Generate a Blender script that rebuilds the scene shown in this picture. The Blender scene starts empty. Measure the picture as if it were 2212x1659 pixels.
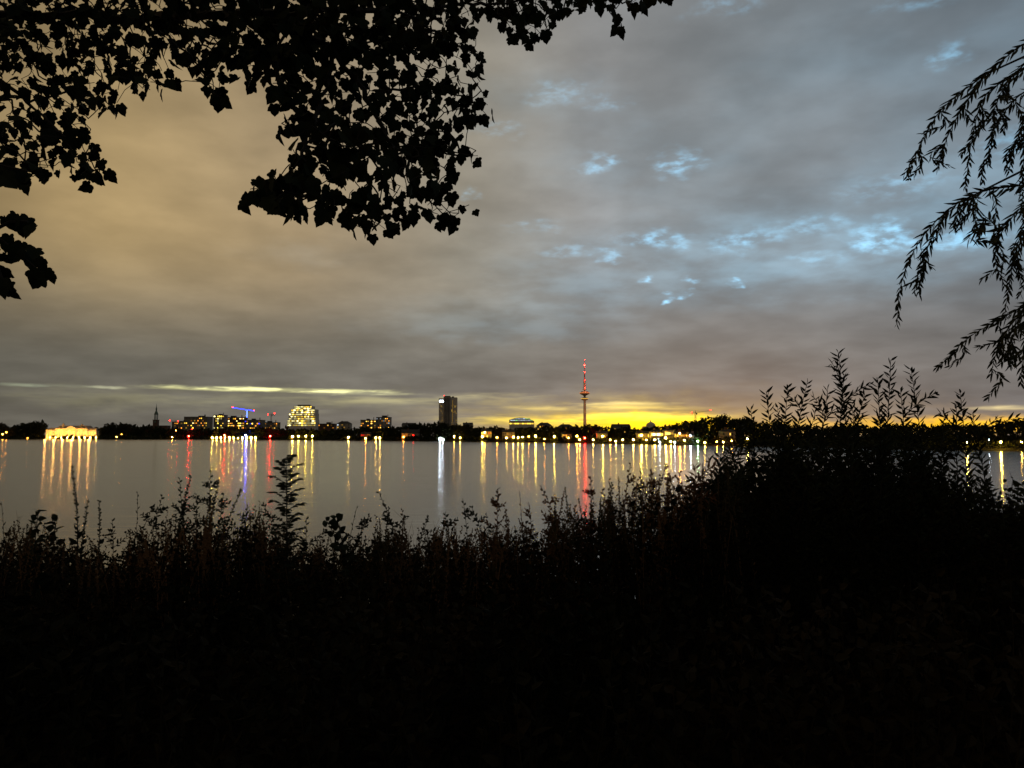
import bpy, math, random
import numpy as np
from mathutils import Vector, Matrix
random.seed(7); np.random.seed(7)
rnd = random.random
def U(a, b): return a + (b-a)*random.random()
scene = bpy.context.scene
COL = scene.collection
W, H, F = 2212.0, 1659.0, 1671.0
HOR = 943.0
EYE = 4.0
PITCH = math.atan((HOR-H/2)/F)
cp, sp = math.cos(PITCH), math.sin(PITCH)

def ray(px, py):
    a = (px-W/2)/F; b = -(py-H/2)/F
    return Vector((a, cp-b*sp, sp+b*cp))
def P(px, py, D):
    d = ray(px, py); k = D/d.y
    return Vector((d.x*k, D, EYE+d.z*k))
def azel(px, py):
    d = ray(px, py).normalized()
    return math.atan2(d.x, d.y), math.asin(d.z)
def s2l(c):
    c = c/255.0
    return c/12.92 if c <= 0.04045 else ((c+0.055)/1.055)**2.4
def HX(h):
    h = h.lstrip('#'); return tuple(s2l(int(h[i:i+2], 16)) for i in (0, 2, 4))
def interp(x, pts):
    return float(np.interp(x, [p[0] for p in pts], [p[1] for p in pts]))

# ------------------------------------------------------------ tags / helpers
def tag(o, label=None, cat=None, group=None, kind=None):
    if label: o['label'] = label
    if cat: o['category'] = cat
    if group: o['group'] = group
    if kind: o['kind'] = kind
    return o
def empty(name, loc, label, cat, group=None, rz=0):
    o = bpy.data.objects.new(name, None); COL.objects.link(o)
    o.location = loc; o.rotation_euler = (0, 0, rz); o.empty_display_size = 0.1
    return tag(o, label, cat, group)
class MB:
    def __init__(s): s.v = []; s.f = []
    def box(s, x0, x1, y0, y1, z0, z1):
        n = len(s.v)
        s.v += [(x0,y0,z0),(x1,y0,z0),(x1,y1,z0),(x0,y1,z0),(x0,y0,z1),(x1,y0,z1),(x1,y1,z1),(x0,y1,z1)]
        s.f += [(n,n+3,n+2,n+1),(n+4,n+5,n+6,n+7),(n,n+1,n+5,n+4),(n+1,n+2,n+6,n+5),(n+2,n+3,n+7,n+6),(n+3,n,n+4,n+7)]
    def tube(s, pts, rads, sides=5, cap=True):
        pts = [Vector(p) for p in pts]; n0 = len(s.v)
        for i, p in enumerate(pts):
            if i == 0: d = pts[1]-p
            elif i == len(pts)-1: d = p-pts[i-1]
            else: d = pts[i+1]-pts[i-1]
            if d.length < 1e-9: d = Vector((0,0,1))
            d.normalize()
            a = Vector((1,0,0)) if abs(d.x) < 0.8 else Vector((0,1,0))
            u = d.cross(a).normalized(); w = d.cross(u)
            r = rads[i]
            for k in range(sides):
                t = 2*math.pi*k/sides
                q = p+u*(r*math.cos(t))+w*(r*math.sin(t))
                s.v.append((q.x, q.y, q.z))
        for i in range(len(pts)-1):
            for k in range(sides):
                a = n0+i*sides+k; b = n0+i*sides+(k+1) % sides
                s.f.append((a, b, b+sides, a+sides))
        if cap:
            s.f.append(tuple(n0+k for k in range(sides))[::-1])
            s.f.append(tuple(n0+(len(pts)-1)*sides+k for k in range(sides)))
    def lathe(s, prof, sides=16, cx=0, cy=0):
        n0 = len(s.v)
        for (r, z) in prof:
            for k in range(sides):
                t = 2*math.pi*(k+.5)/sides
                s.v.append((cx+r*math.cos(t), cy+r*math.sin(t), z))
        for i in range(len(prof)-1):
            for k in range(sides):
                a = n0+i*sides+k; b = n0+i*sides+(k+1) % sides
                s.f.append((a, b, b+sides, a+sides))
        s.f.append(tuple(n0+k for k in range(sides))[::-1])
        s.f.append(tuple(n0+(len(prof)-1)*sides+k for k in range(sides)))
    def leaf(s, p, d, nrm, L, Wd, fold=0.25, droop=0.15):
        side = d.cross(nrm)
        if side.length < 1e-6: side = Vector((1,0,0))
        side.normalize(); nn = side.cross(d).normalized()
        n = len(s.v); h = Wd*0.5
        tip = p+d*L-nn*(droop*L)
        a = p+d*(L*.3)+nn*(fold*h); b = p+d*(L*.66)+nn*(fold*h-droop*L*.4)
        for q in (p, a+side*h, b+side*(h*.75), tip, b-side*(h*.75), a-side*h):
            s.v.append((q.x, q.y, q.z))
        s.f += [(n, n+1, n+2, n+3), (n, n+3, n+4, n+5)]
    def add(s, o):
        n = len(s.v); s.v += o.v; s.f += [tuple(i+n for i in f) for f in o.f]
    def build(s, name, mat, parent=None, loc=None, smooth=False):
        me = bpy.data.meshes.new(name)
        me.from_pydata(s.v, [], s.f); me.update()
        if mat: me.materials.append(mat)
        if smooth: me.shade_smooth()
        o = bpy.data.objects.new(name, me); COL.objects.link(o)
        if parent: o.parent = parent
        if loc is not None: o.location = loc
        return o
def off(mb, o):
    mb.v = [(x-o[0], y-o[1], z-o[2]) for (x, y, z) in mb.v]; return mb
def inst(name, src, parent=None, loc=(0,0,0), scale=(1,1,1), rz=0, mat=None):
    o = bpy.data.objects.new(name, src.data); COL.objects.link(o)
    o.location = loc; o.scale = scale; o.rotation_euler = (0,0,rz)
    if parent: o.parent = parent
    return o

# ------------------------------------------------------------ materials
def new_mat(name):
    m = bpy.data.materials.new(name); m.use_nodes = True
    nt = m.node_tree; nt.nodes.clear()
    out = nt.nodes.new('ShaderNodeOutputMaterial')
    return m, nt, out
def pmat(name, c1, c2=None, scale=3.0, rough=0.8, spec=0.2, transl=0.0):
    m, nt, out = new_mat(name)
    b = nt.nodes.new('ShaderNodeBsdfPrincipled')
    tc = nt.nodes.new('ShaderNodeTexCoord')
    nz = nt.nodes.new('ShaderNodeTexNoise'); nz.inputs['Scale'].default_value = scale; nz.inputs['Detail'].default_value = 3
    rp = nt.nodes.new('ShaderNodeValToRGB')
    rp.color_ramp.elements[0].position = .35; rp.color_ramp.elements[1].position = .65
    rp.color_ramp.elements[0].color = (*c1, 1); rp.color_ramp.elements[1].color = (*(c2 or tuple(x*1.5 for x in c1)), 1)
    nt.links.new(tc.outputs['Object'], nz.inputs['Vector']); nt.links.new(nz.outputs['Fac'], rp.inputs['Fac'])
    nt.links.new(rp.outputs['Color'], b.inputs['Base Color'])
    b.inputs['Roughness'].default_value = rough
    b.inputs['Specular IOR Level'].default_value = spec
    nt.links.new(b.outputs[0], out.inputs['Surface'])
    return m
def emat(name, col, strength):
    m, nt, out = new_mat(name)
    e = nt.nodes.new('ShaderNodeEmission'); e.inputs['Color'].default_value = (*col, 1)
    e.inputs['Strength'].default_value = strength
    nt.links.new(e.outputs[0], out.inputs['Surface'])
    if strength < 3.1: m.cycles.emission_sampling = 'NONE'
    return m
M = {}
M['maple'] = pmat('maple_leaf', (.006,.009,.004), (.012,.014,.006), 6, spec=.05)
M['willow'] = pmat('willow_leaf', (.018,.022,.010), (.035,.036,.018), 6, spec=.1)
M['bark'] = pmat('bark', (.012,.010,.008), (.022,.018,.014), 12, spec=.05)
M['weedg'] = pmat('weed_green', (.007,.010,.005), (.022,.025,.011), 2.5, spec=.08)
M['weed_lamplit'] = pmat('weed_lamplit_brown', (.030,.014,.007), (.12,.05,.02), 2.5, spec=.08)  # warm street-lamp light painted into the leaf colour
M['under'] = pmat('undergrowth', (.003,.004,.002), (.017,.012,.006), .9, spec=.02)  # brown end of the mix is painted lamplight from behind the camera
M['tuft'] = pmat('tuft', (.014,.018,.008), (.12,.060,.026), 1.4, spec=.04)  # street-lamp glow on the grass is put into the brown end
M['soil'] = pmat('soil', (.006,.005,.004), (.010,.008,.006), 2, spec=0)
M['farleaf'] = pmat('far_foliage', (.010,.013,.006), (.035,.034,.015), .15, spec=0)
M['land'] = pmat('land', (.012,.012,.008), (.02,.018,.012), .02, spec=0)
M['wall'] = pmat('dark_wall', (.12,.10,.07), (.18,.15,.11), .1, spec=.1)
M['hrwall'] = pmat('highrise_wall', (.42,.35,.27), (.55,.46,.36), .05, spec=.1)
M['brick'] = pmat('brick_wall', (.07,.038,.026), (.10,.055,.036), .15, spec=.1)
M['glassd'] = pmat('dark_glass', (.02,.022,.026), (.035,.035,.04), .1, rough=.3, spec=.3)
M['stone'] = pmat('pale_stone', (.45,.38,.28), (.55,.47,.34), .1, spec=.1)
M['plaster'] = pmat('villa_plaster', (.20,.16,.12), (.28,.23,.17), .1, spec=.1)
M['roof'] = pmat('dark_roof', (.03,.028,.026), (.045,.042,.04), .1, spec=.1)
M['copper'] = pmat('copper_roof', (.08,.11,.085), (.12,.15,.11), .2, spec=.1)
M['concrete'] = pmat('concrete', (.26,.22,.20), (.34,.30,.27), .1, spec=.1)
M['metal'] = pmat('dark_metal', (.04,.04,.045), (.07,.07,.075), 1, rough=.5, spec=.4)
M['redpaint'] = pmat('red_paint', (.3,.07,.04), (.4,.1,.06), 1, spec=.2)
EC = {'W': (1,.54,.08), 'O': (1,.34,.03), 'C': (.72,.86,1), 'R': (1,.006,.003), 'B': (.02,.04,1), 'G': (.35,1,.35), 'Y': (1,.62,.06), 'A': (1,.28,.07), 'P': (1,.88,.36)}
EM = {}
def em(c, s):
    k = (c, s)
    if k not in EM: EM[k] = emat('light_%s_%g' % (c, s), EC[c], s)
    return EM[k]

# ------------------------------------------------------------ camera
cam = bpy.data.cameras.new('camera'); co = bpy.data.objects.new('camera', cam); COL.objects.link(co)
cam.sensor_width = 36; cam.lens = 36*F/W; cam.clip_start = .05; cam.clip_end = 30000
co.location = (0,0,EYE); co.rotation_euler = (math.pi/2+PITCH, 0, 0)
scene.camera = co
scene.view_settings.view_transform = 'Standard'

# ------------------------------------------------------------ world sky
world = bpy.data.worlds.new("World"); scene.world = world; world.use_nodes = True
nt = world.node_tree; nt.nodes.clear()
N = nt.nodes.new; Lk = nt.links.new
def mth(op, a, b=None, c=None, clamp=False):
    n = N('ShaderNodeMath'); n.operation = op; n.use_clamp = clamp
    for i, x in enumerate((a, b, c)):
        if x is None: continue
        if isinstance(x, (int, float)): n.inputs[i].default_value = x
        else: Lk(x, n.inputs[i])
    return n.outputs[0]
def vm(op, a, b=None, c=None):
    n = N('ShaderNodeVectorMath'); n.operation = op
    for i, x in enumerate((a, b, c)):
        if x is None: continue
        if isinstance(x, tuple): n.inputs[i].default_value = x
        else: Lk(x, n.inputs[i])
    return n.outputs['Value'] if op == 'LENGTH' else n.outputs[0]
def mr(v, a, b, c, d, smooth=True):
    n = N('ShaderNodeMapRange'); n.interpolation_type = 'SMOOTHSTEP' if smooth else 'LINEAR'
    Lk(v, n.inputs['Value'])
    for k, x in zip(('From Min','From Max','To Min','To Max'), (a,b,c,d)): n.inputs[k].default_value = x
    return n.outputs[0]
def ramp(v, pts):
    n = N('ShaderNodeValToRGB'); Lk(v, n.inputs[0]); r = n.color_ramp
    while len(r.elements) < len(pts): r.elements.new(.5)
    for e, (p, c) in zip(r.elements, pts): e.position = p; e.color = (*c, 1)
    return n.outputs[0]
def noise(v, scale, detail=5, rough=.55):
    n = N('ShaderNodeTexNoise'); Lk(v, n.inputs['Vector']); n.inputs['Scale'].default_value = scale
    n.inputs['Detail'].default_value = detail; n.inputs['Roughness'].default_value = rough
    return n
tc = N('ShaderNodeTexCoord'); sx = N('ShaderNodeSeparateXYZ'); Lk(tc.outputs['Generated'], sx.inputs[0])
az = mth('ARCTAN2', sx.outputs[0], sx.outputs[1]); el = mth('ARCSINE', sx.outputs[2])
cb = N('ShaderNodeCombineXYZ'); Lk(az, cb.inputs[0]); Lk(el, cb.inputs[1]); A = cb.outputs[0]
zz = mth('ADD', mth('MAXIMUM', sx.outputs[2], 0.0), 0.16)
q = N('ShaderNodeCombineXYZ'); Lk(mth('DIVIDE', sx.outputs[0], zz), q.inputs[0]); Lk(mth('DIVIDE', sx.outputs[1], zz), q.inputs[1])
Q = q.outputs[0]
n1 = noise(Q, 1.3, 5, .48).outputs['Fac']
n2 = noise(Q, 4.2, 4, .5).outputs['Fac']
As = vm('MULTIPLY', A, (1.0, 2.2, 1.0))
wn = noise(As, 22, 3, .55).outputs['Color']
warp = vm('MULTIPLY', vm('SUBTRACT', wn, (.5,.5,.5)), (.080,.034,0))
AW = vm('ADD', A, warp)
wn2 = noise(As, 5, 2, .5).outputs['Color']
AB = vm('ADD', A, vm('MULTIPLY', vm('SUBTRACT', wn2, (.5,.5,.5)), (.25,.10,0)))
n3 = noise(As, 9, 4, .5).outputs['Fac']
azn = mr(az, -.65, .65, 0, 1, False)
mid = ramp(azn, [(0,HX('8d7956')),(.13,HX('a08a63')),(.3,HX('a08d6f')),(.45,HX('999283')),(.58,HX('90908f')),(.72,HX('848a8e')),(1,HX('717b84'))])
low = ramp(azn, [(0,HX('605d54')),(.3,HX('706d65')),(.55,HX('7a7873')),(.8,HX('767573')),(1,HX('6c6b6b'))])
mx = N('ShaderNodeMix'); mx.data_type = 'RGBA'
Lk(mr(el, .07, .26, 0, 1), mx.inputs['Factor']); Lk(low, mx.inputs['A']); Lk(mid, mx.inputs['B'])
base = mx.outputs['Result']
mod = mth('MULTIPLY', mr(n1, .3, .7, .86, 1.12), mr(n2, .3, .7, .92, 1.08))
mod = mth('MULTIPLY', mod, mr(n3, .3, .7, .91, 1.09))
mod = mth('MULTIPLY', mod, mr(el, .34, .6, 1.0, .82))
acc = vm('MULTIPLY', base, mod)
def blob(coord, px, py, rx, ry, col, acc, mul=None):
    a, e = azel(px, py)
    d = vm('LENGTH', vm('MULTIPLY', vm('SUBTRACT', coord, (a, e, 0)), (F/rx, F/ry, 0)))
    m = mr(d, 0, 1, 1, 0)
    if mul is not None: m = mth('MULTIPLY', m, mul)
    return vm('MULTIPLY_ADD', m, col, acc)
Z0 = vm('MULTIPLY', A, (0.0, 0.0, 0.0))
acc = blob(AB, 330, 470, 620, 330, (.055,.034,.010), acc)
BL = (.09,.25,.38)
blue = Z0
nb = noise(As, 52, 3, .5).outputs['Fac']
nbm = mr(nb, .36, .74, .15, 1.8)
for (x, y, rx, ry, s) in [(1210,200,100,30,.5),(1300,350,72,28,.8),(1465,350,76,34,.9),(1410,518,115,29,1.2),(1600,520,90,28,1.0),
        (1905,512,84,42,1.6),(2080,512,140,32,1.1),(1320,560,50,18,.9),(1395,607,26,13,1.8),(1490,608,30,12,1.8),(1597,605,30,12,1.9),
        (1435,642,28,12,1.8),(1478,640,28,11,1.4),(2050,125,50,30,.6),(2180,310,100,44,.6),(1085,275,70,30,.4),(1740,490,150,27,.6),
        (1950,400,150,30,.55),(1010,415,36,20,.5),(1560,15,120,24,.3),(1980,10,110,22,.35),(1230,545,90,17,.45),(1310,220,60,22,.35),(1150,490,80,19,.35),(1760,560,110,18,.45)]:
    blue = blob(AW, x, y, rx, ry, tuple(c*s for c in BL), blue, nbm)
nh = mr(n2, .34, .66, .4, 1.2)
for (x, y, rx, ry, s) in [(1430,560,560,150,.55),(1930,500,600,175,.62),(2150,330,380,220,.34),(1400,340,380,140,.38),(1050,690,450,70,.22),(1250,640,300,80,.26),
        (1150,720,400,40,.2),(1700,600,420,80,.28),(1950,110,620,170,.26),(1210,210,260,80,.28),(650,550,200,40,.14)]:
    blue = blob(AW, x, y, rx, ry, tuple(c*s for c in (.055,.16,.235)), blue, nh)
acc = vm('ADD', acc, blue)
ng = noise(vm('MULTIPLY', A, (1.0, 9.0, 1.0)), 9, 4, .6).outputs['Fac']
ngm = mr(ng, .36, .62, .2, 1.45)
ngs = mr(noise(vm('MULTIPLY', A, (1.0, 7.0, 1.0)), 20, 3, .6).outputs['Fac'], .38, .60, .30, 1.4)
AN = vm('ADD', A, vm('MULTIPLY', warp, (1,.12,0)))
for (x, y, rx, ry, col, k) in [(1480,925,700,110,(.17,.09,-.015),0),(1270,890,480,50,(.16,.115,.0),1),
        (1380,920,430,42,(.60,.35,-.10),0),(1400,918,260,28,(.48,.34,-.03),0),(1390,899,240,14,(.85,.62,.04),1),(1350,908,300,10,(.6,.43,.02),1),(1150,908,330,16,(.46,.34,.02),1),
        (1700,922,420,26,(.28,.13,-.04),0),(2130,918,380,22,(.95,.46,-.10),0),(2150,902,360,40,(.08,.04,.0),1),(2200,880,90,7,(.5,.4,.15),1),
        (600,842,310,6.5,(.95,.92,.36),2),(480,837,200,5,(.4,.4,.18),2),(760,849,170,6,(.5,.48,.22),2),(90,832,110,5,(.12,.14,.09),2),(220,836,50,5,(.25,.25,.15),2),(500,862,650,34,(.07,.065,.025),1),
        (850,865,250,12,(.16,.14,.05),1),(1050,855,200,10,(.2,.17,.07),1),(1350,872,180,6,(.45,.35,.1),1),(1300,881,300,8,(.45,.33,.06),1)]:
    acc = blob(AW if ry > 20 else AN, x, y, rx, ry, col, acc, (None, ngm, ngs)[k])
sky = N('ShaderNodeTexSky'); sky.sky_type = 'NISHITA'; sky.sun_disc = False
sky.sun_elevation = math.radians(1.0); sky.sun_rotation = math.radians(15)
acc = vm('MULTIPLY_ADD', sky.outputs[0], (.004,.004,.004), acc)
acc = vm('MAXIMUM', acc, (0.01,0.01,0.012))
bg = N('ShaderNodeBackground'); Lk(acc, bg.inputs[0]); bg.inputs[1].default_value = 1.0
wo = N('ShaderNodeOutputWorld'); Lk(bg.outputs[0], wo.inputs[0])

sl = bpy.data.lights.new('sun', 'SUN'); sl.energy = .01; sl.angle = math.radians(8); sl.color = (1,.75,.5)
so = bpy.data.objects.new('sun', sl); COL.objects.link(so); so.location = (0,0,50)
so.rotation_euler = (math.radians(88), 0, math.radians(180-15))

# ------------------------------------------------------------ water
m, t2, out = new_mat('lake_water')
tcw = t2.nodes.new('ShaderNodeNewGeometry')
def wnoise(sc, det, st):
    mp = t2.nodes.new('ShaderNodeMapping'); mp.inputs['Scale'].default_value = st
    t2.links.new(tcw.outputs['Position'], mp.inputs[0])
    n = t2.nodes.new('ShaderNodeTexNoise'); n.inputs['Scale'].default_value = sc; n.inputs['Detail'].default_value = det
    t2.links.new(mp.outputs[0], n.inputs['Vector']); return n.outputs['Fac']
a1 = wnoise(1.0, 1, (.5,1.5,1)); a2 = wnoise(.16, 1, (.45,1.5,1))
bp = t2.nodes.new('ShaderNodeBump'); bp.inputs['Strength'].default_value = 1; bp.inputs['Distance'].default_value = .016
t2.links.new(a1, bp.inputs['Height'])
bp2 = t2.nodes.new('ShaderNodeBump'); bp2.inputs['Strength'].default_value = 1; bp2.inputs['Distance'].default_value = .02
t2.links.new(a2, bp2.inputs['Height']); t2.links.new(bp.outputs[0], bp2.inputs['Normal'])
gl = t2.nodes.new('ShaderNodeBsdfGlossy'); gl.inputs['Roughness'].default_value = .145; gl.inputs['Color'].default_value = (.93,.92,.90,1)
df = t2.nodes.new('ShaderNodeBsdfDiffuse'); df.inputs['Color'].default_value = (.03,.032,.032,1)
fr = t2.nodes.new('ShaderNodeFresnel'); fr.inputs['IOR'].default_value = 1.65
mxs = t2.nodes.new('ShaderNodeMixShader')
t2.links.new(bp2.outputs[0], gl.inputs['Normal'])
t2.links.new(fr.outputs[0], mxs.inputs[0]); t2.links.new(df.outputs[0], mxs.inputs[1]); t2.links.new(gl.outputs[0], mxs.inputs[2])
t2.links.new(mxs.outputs[0], out.inputs['Surface'])
w = MB(); w.v = [(-9000,-60,0),(9000,-60,0),(9000,9000,0),(-9000,9000,0)]; w.f = [(0,1,2,3)]
tag(w.build('water', m), 'calm lake with long reflected light streaks', 'water', kind='structure')

# ------------------------------------------------------------ far land
SH = [(-900,948.5),(0,949),(500,950),(900,953),(1200,957),(1500,962),(1700,966),(2000,972),(2212,975),(2700,980)]
def shoreD(px): return 6684.0/(interp(px, SH)-HOR)
ld = MB(); xs = list(range(-900, 2701, 30))
rows = [(0,-.4),(2,.5),(6,1.0),(40,1.3)]
for px in xs:
    D = shoreD(px)*(1+.006*math.sin(px*.05)+.004*math.sin(px*.13))
    for (dd, z) in rows:
        ld.v.append(((px-W/2)/F*(D+dd), D+dd, z))
    ld.v.append(((px-W/2)/F*9000, 9000, 1.5))
for i in range(len(xs)-1):
    for k in range(4):
        a = i*5+k; b = a+5
        ld.f.append((a, b, b+1, a+1))
tag(ld.build('far_shore', M['land']), 'dark flat land of the far shore', 'ground', kind='structure')

# ------------------------------------------------------------ near bank
def gz(x, y):
    e = 5.9+.4*math.sin(x*.6)+max(0, x-1)*.35
    t = min(max((y-e)/4.5, 0), 1); t = t*t*(3-2*t)
    return 2.75-3.4*t + .06*math.sin(x*2.1+y)*math.sin(y*1.7-x*.6)
gm = MB(); nx, ny = 121, 61
for j in range(ny):
    for i in range(nx):
        x = -30+60*i/(nx-1); y = -12+30*j/(ny-1)
        gm.v.append((x, y, gz(x, y)))
for j in range(ny-1):
    for i in range(nx-1):
        a = j*nx+i; gm.f.append((a, a+1, a+nx+1, a+nx))
tag(gm.build('lake_bank', M['soil'], smooth=True), 'dark earth bank in the foreground', 'ground', kind='structure')

# ------------------------------------------------------------ far trees
def crown_mesh(seed, shape):
    r = random.Random(seed); mb = MB()
    lobes = [(Vector((0,0,.62)), .34)]
    for k in range(11):
        a = r.random()*6.28; h = r.uniform(.25, .85)
        rr = (.30 if shape == 0 else .17)*math.sin(math.pi*min(1, h+.05))+.06
        lobes.append((Vector((math.cos(a)*rr*1.2, math.sin(a)*rr*1.2, h)), r.uniform(.12, .22)))
    for (c, R) in lobes:
        for k in range(int(420*R)):
            d = Vector((r.gauss(0,1), r.gauss(0,1), r.gauss(0,1))).normalized()
            p = c+Vector((d.x*R, d.y*R, d.z*R*.85))*r.uniform(.55, 1.05)
            if p.z < .12: p.z = .12+r.random()*.1
            s = r.uniform(.03, .065)
            dd = Vector((r.gauss(0,1), r.gauss(0,1), r.gauss(0,1))).normalized()
            nn = Vector((r.gauss(0,1), r.gauss(0,1), r.gauss(0,1)))
            mb.leaf(p, dd, nn, s*1.5, s)
    return mb
crowns = [crown_mesh(k, k % 2) for k in range(6)]
crown_src = []
def tree(px, top, D, label, group, k=None, wide=1.0):
    base = P(px, HOR, D); base.z = 1.0
    h = P(px, top, D).z-1.0
    t = empty('shore_tree', base, label, 'tree', group, rz=U(0, 6.28))
    k = random.randrange(6) if k is None else k
    w = h*U(.85, 1.25)*wide
    if len(crown_src) <= k or crown_src[k] is None:
        while len(crown_src) <= k: crown_src.append(None)
        c = crowns[k].build('crown', M['farleaf'], t); crown_src[k] = c
    else:
        c = inst('crown', crown_src[k], t)
    c.scale = (w, w, h)
    if 'tr' not in M:
        tm = MB(); tm.tube([(0,0,-.02),(0.01,0,.25),(-.01,.01,.6)], [.035,.025,.01], 6)
        for a in (0, 2.1, 4.2): tm.tube([(0.005,0,.28),(.12*math.cos(a),.12*math.sin(a),.5),(.2*math.cos(a),.2*math.sin(a),.66)], [.014,.01,.004], 4)
        M['tr'] = tm.build('trunk', M['bark'], t); tr = M['tr']
    else: tr = inst('trunk', M['tr'], t)
    tr.scale = (h, h, h)
TOPS = [(-200,915),(0,912),(20,922),(45,914),(70,904),(90,907),(104,922),(215,926),(237,913),(300,917),(330,920),(400,928),(450,925),(560,922),(600,925),(690,928),(740,928),(800,922),
        (850,922),(900,914),(925,912),(960,912),(1010,920),(1100,923),(1200,921),(1265,914),(1300,921),(1370,922),(1420,921),(1445,914),(1490,906),(1530,894),(1560,892),(1600,898),(1650,908),(1750,916),(1900,918),(2000,912),(2060,914),(2150,912),(2200,895),(2300,885)]
def seg_label(px):
    for lim, s in [(100,'left of the floodlit palace hotel'),(330,'between the floodlit palace hotel and the church spire'),(615,'between the church spire and the glowing glass office'),
                   (945,'between the glowing glass office and the dark high-rise'),(1255,'between the dark high-rise and the TV tower'),(1480,'just right of the TV tower by the lit boathouses'),
                   (1990,'behind the tall shrub stalks'),(9999,'at the right edge behind the hanging willow')]:
        if px < lim: return s
px = -60
while px < 2290:
    step = interp(px, [(0,13),(900,15),(1500,24),(2212,36)])
    s = seg_label(px)
    if not (98 < px < 216):
        tree(px+U(-4,4), interp(px, TOPS)+U(-2,7), shoreD(px)+U(14,40), 'dark shore tree '+s, 'far shore trees '+s)
    px += step*U(.8, 1.15)
def wood(name, d0, d1, frac, n, label, size):
    mb = MB()
    for i in range(n):
        px = U(-100, 2320)
        D = shoreD(px)
        if 96 < px < 214 and d1 > 12: continue
        top = P(px, interp(px, TOPS)+3+2.5*math.sin(px*.11)+2*math.sin(px*.047), D).z
        DD = D+U(d0, d1); z = .9+(top*frac)*rnd()**1.1
        p = Vector(((px-W/2)/F*DD, DD, z))
        s = size*D/900*U(.6, 1.3)
        dd = Vector((random.gauss(0,1), random.gauss(0,1), random.gauss(0,1))).normalized()
        mb.leaf(p, dd, Vector((random.gauss(0,1), random.gauss(0,1)*.4+1, random.gauss(0,1)*.6)), s*1.6, s)
    tag(mb.build(name, M['farleaf']), label, 'woodland' if 'wood' in name else 'bushes', kind='stuff')
wood('far_woodland', 45, 75, .92, 18000, 'dark mass of woodland behind the single shore trees', 3.0)
wood('shore_bushes', 4, 11, .20, 9000, 'low dark bushes along the far waterline', 2.0)

# ------------------------------------------------------------ buildings
pane = MB(); pane.v = [(-.5,0,-.5),(.5,0,-.5),(.5,0,.5),(-.5,0,.5)]; pane.f = [(0,1,2,3)]
pane_src = {}
def win(parent, x, z, w, h, mat, y=-.06, name='window'):
    k = mat.name
    if k not in pane_src:
        me = bpy.data.meshes.new(name); me.from_pydata(pane.v, [], pane.f); me.materials.append(mat); pane_src[k] = me
    o = bpy.data.objects.new(name, pane_src[k]); COL.objects.link(o); o.parent = parent
    o.location = (x, y, z); o.scale = (w, 1, h)
    return o
def building(px0, px1, top, D, label, name='office_building', wall='wall', storeys=4, cols=6, lit=.5, colors=(('W',3.0),), depth=18, roofs='flat', base=1.0, wfrac=.7, hfrac=.55, cat='building', group=None, vis=None):
    x0 = (px0-W/2)/F*D; x1 = (px1-W/2)/F*D; zt = P(px0, top, D).z
    cx = (x0+x1)/2; hw = (x1-x0)/2
    t = empty(name, (cx, D, base), label, cat, group)
    Ht = zt-base
    mb = MB(); mb.box(-hw, hw, 0, depth, 0, Ht); mb.build('wall', M[wall], t)
    r = MB(); k = 0
    if roofs == 'flat':
        r.box(-hw-.3, hw+.3, -.3, depth+.3, Ht, Ht+.8)
        a = U(-.7,.1); r.box(hw*a, hw*(a+U(.3,.7)), depth*.3, depth*.7, Ht+.8, Ht+U(2,3.4))
        r.box(hw*.6, hw*.66, depth*.3, depth*.4, Ht+.8, Ht+4.5)
    elif roofs == 'gable':
        k = min(hw*.45, 3.5)
        r.v += [(-hw-.4,-.5,Ht),(hw+.4,-.5,Ht),(hw+.4,depth+.5,Ht),(-hw-.4,depth+.5,Ht),(-hw-.4,depth/2,Ht+k),(hw+.4,depth/2,Ht+k)]
        r.f += [(0,1,5,4),(2,3,4,5),(1,2,5),(3,0,4),(0,3,2,1)]
    elif roofs == 'hip':
        k = min(hw*.4, 4)
        r.v += [(-hw-.4,-.5,Ht),(hw+.4,-.5,Ht),(hw+.4,depth+.5,Ht),(-hw-.4,depth+.5,Ht),(-hw*.5,depth/2,Ht+k),(hw*.5,depth/2,Ht+k)]
        r.f += [(0,1,5,4),(2,3,4,5),(1,2,5),(3,0,4),(0,3,2,1)]
    ro = r.build('roof', M['roof'], t)
    if roofs != 'flat':
        c = MB(); c.box(-hw*.3-.5, -hw*.3+.5, depth*.3, depth*.3+1, Ht+.3, Ht+k+.8); c.build('chimney', M['brick'], ro)
    zb = 0 if vis is None else max(0, P(px0, vis, D).z-base)
    sh = (Ht-zb)/storeys; cw = 2*hw/cols
    for j in range(storeys):
        rowlit = lit*U(.4,1.5)
        for i in range(cols):
            l = rnd() < rowlit
            if l: c, s = random.choice(colors); mt = em(c, s*random.choice((.12,.3,.6,1)))
            else: mt = M['glassd']
            if not l and rnd() < .5: continue
            win(t, -hw+cw*(i+.5), zb+sh*(j+.5), cw*wfrac*U(.6,1.2), sh*hfrac*U(.6,1), mt)
    return t

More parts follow.
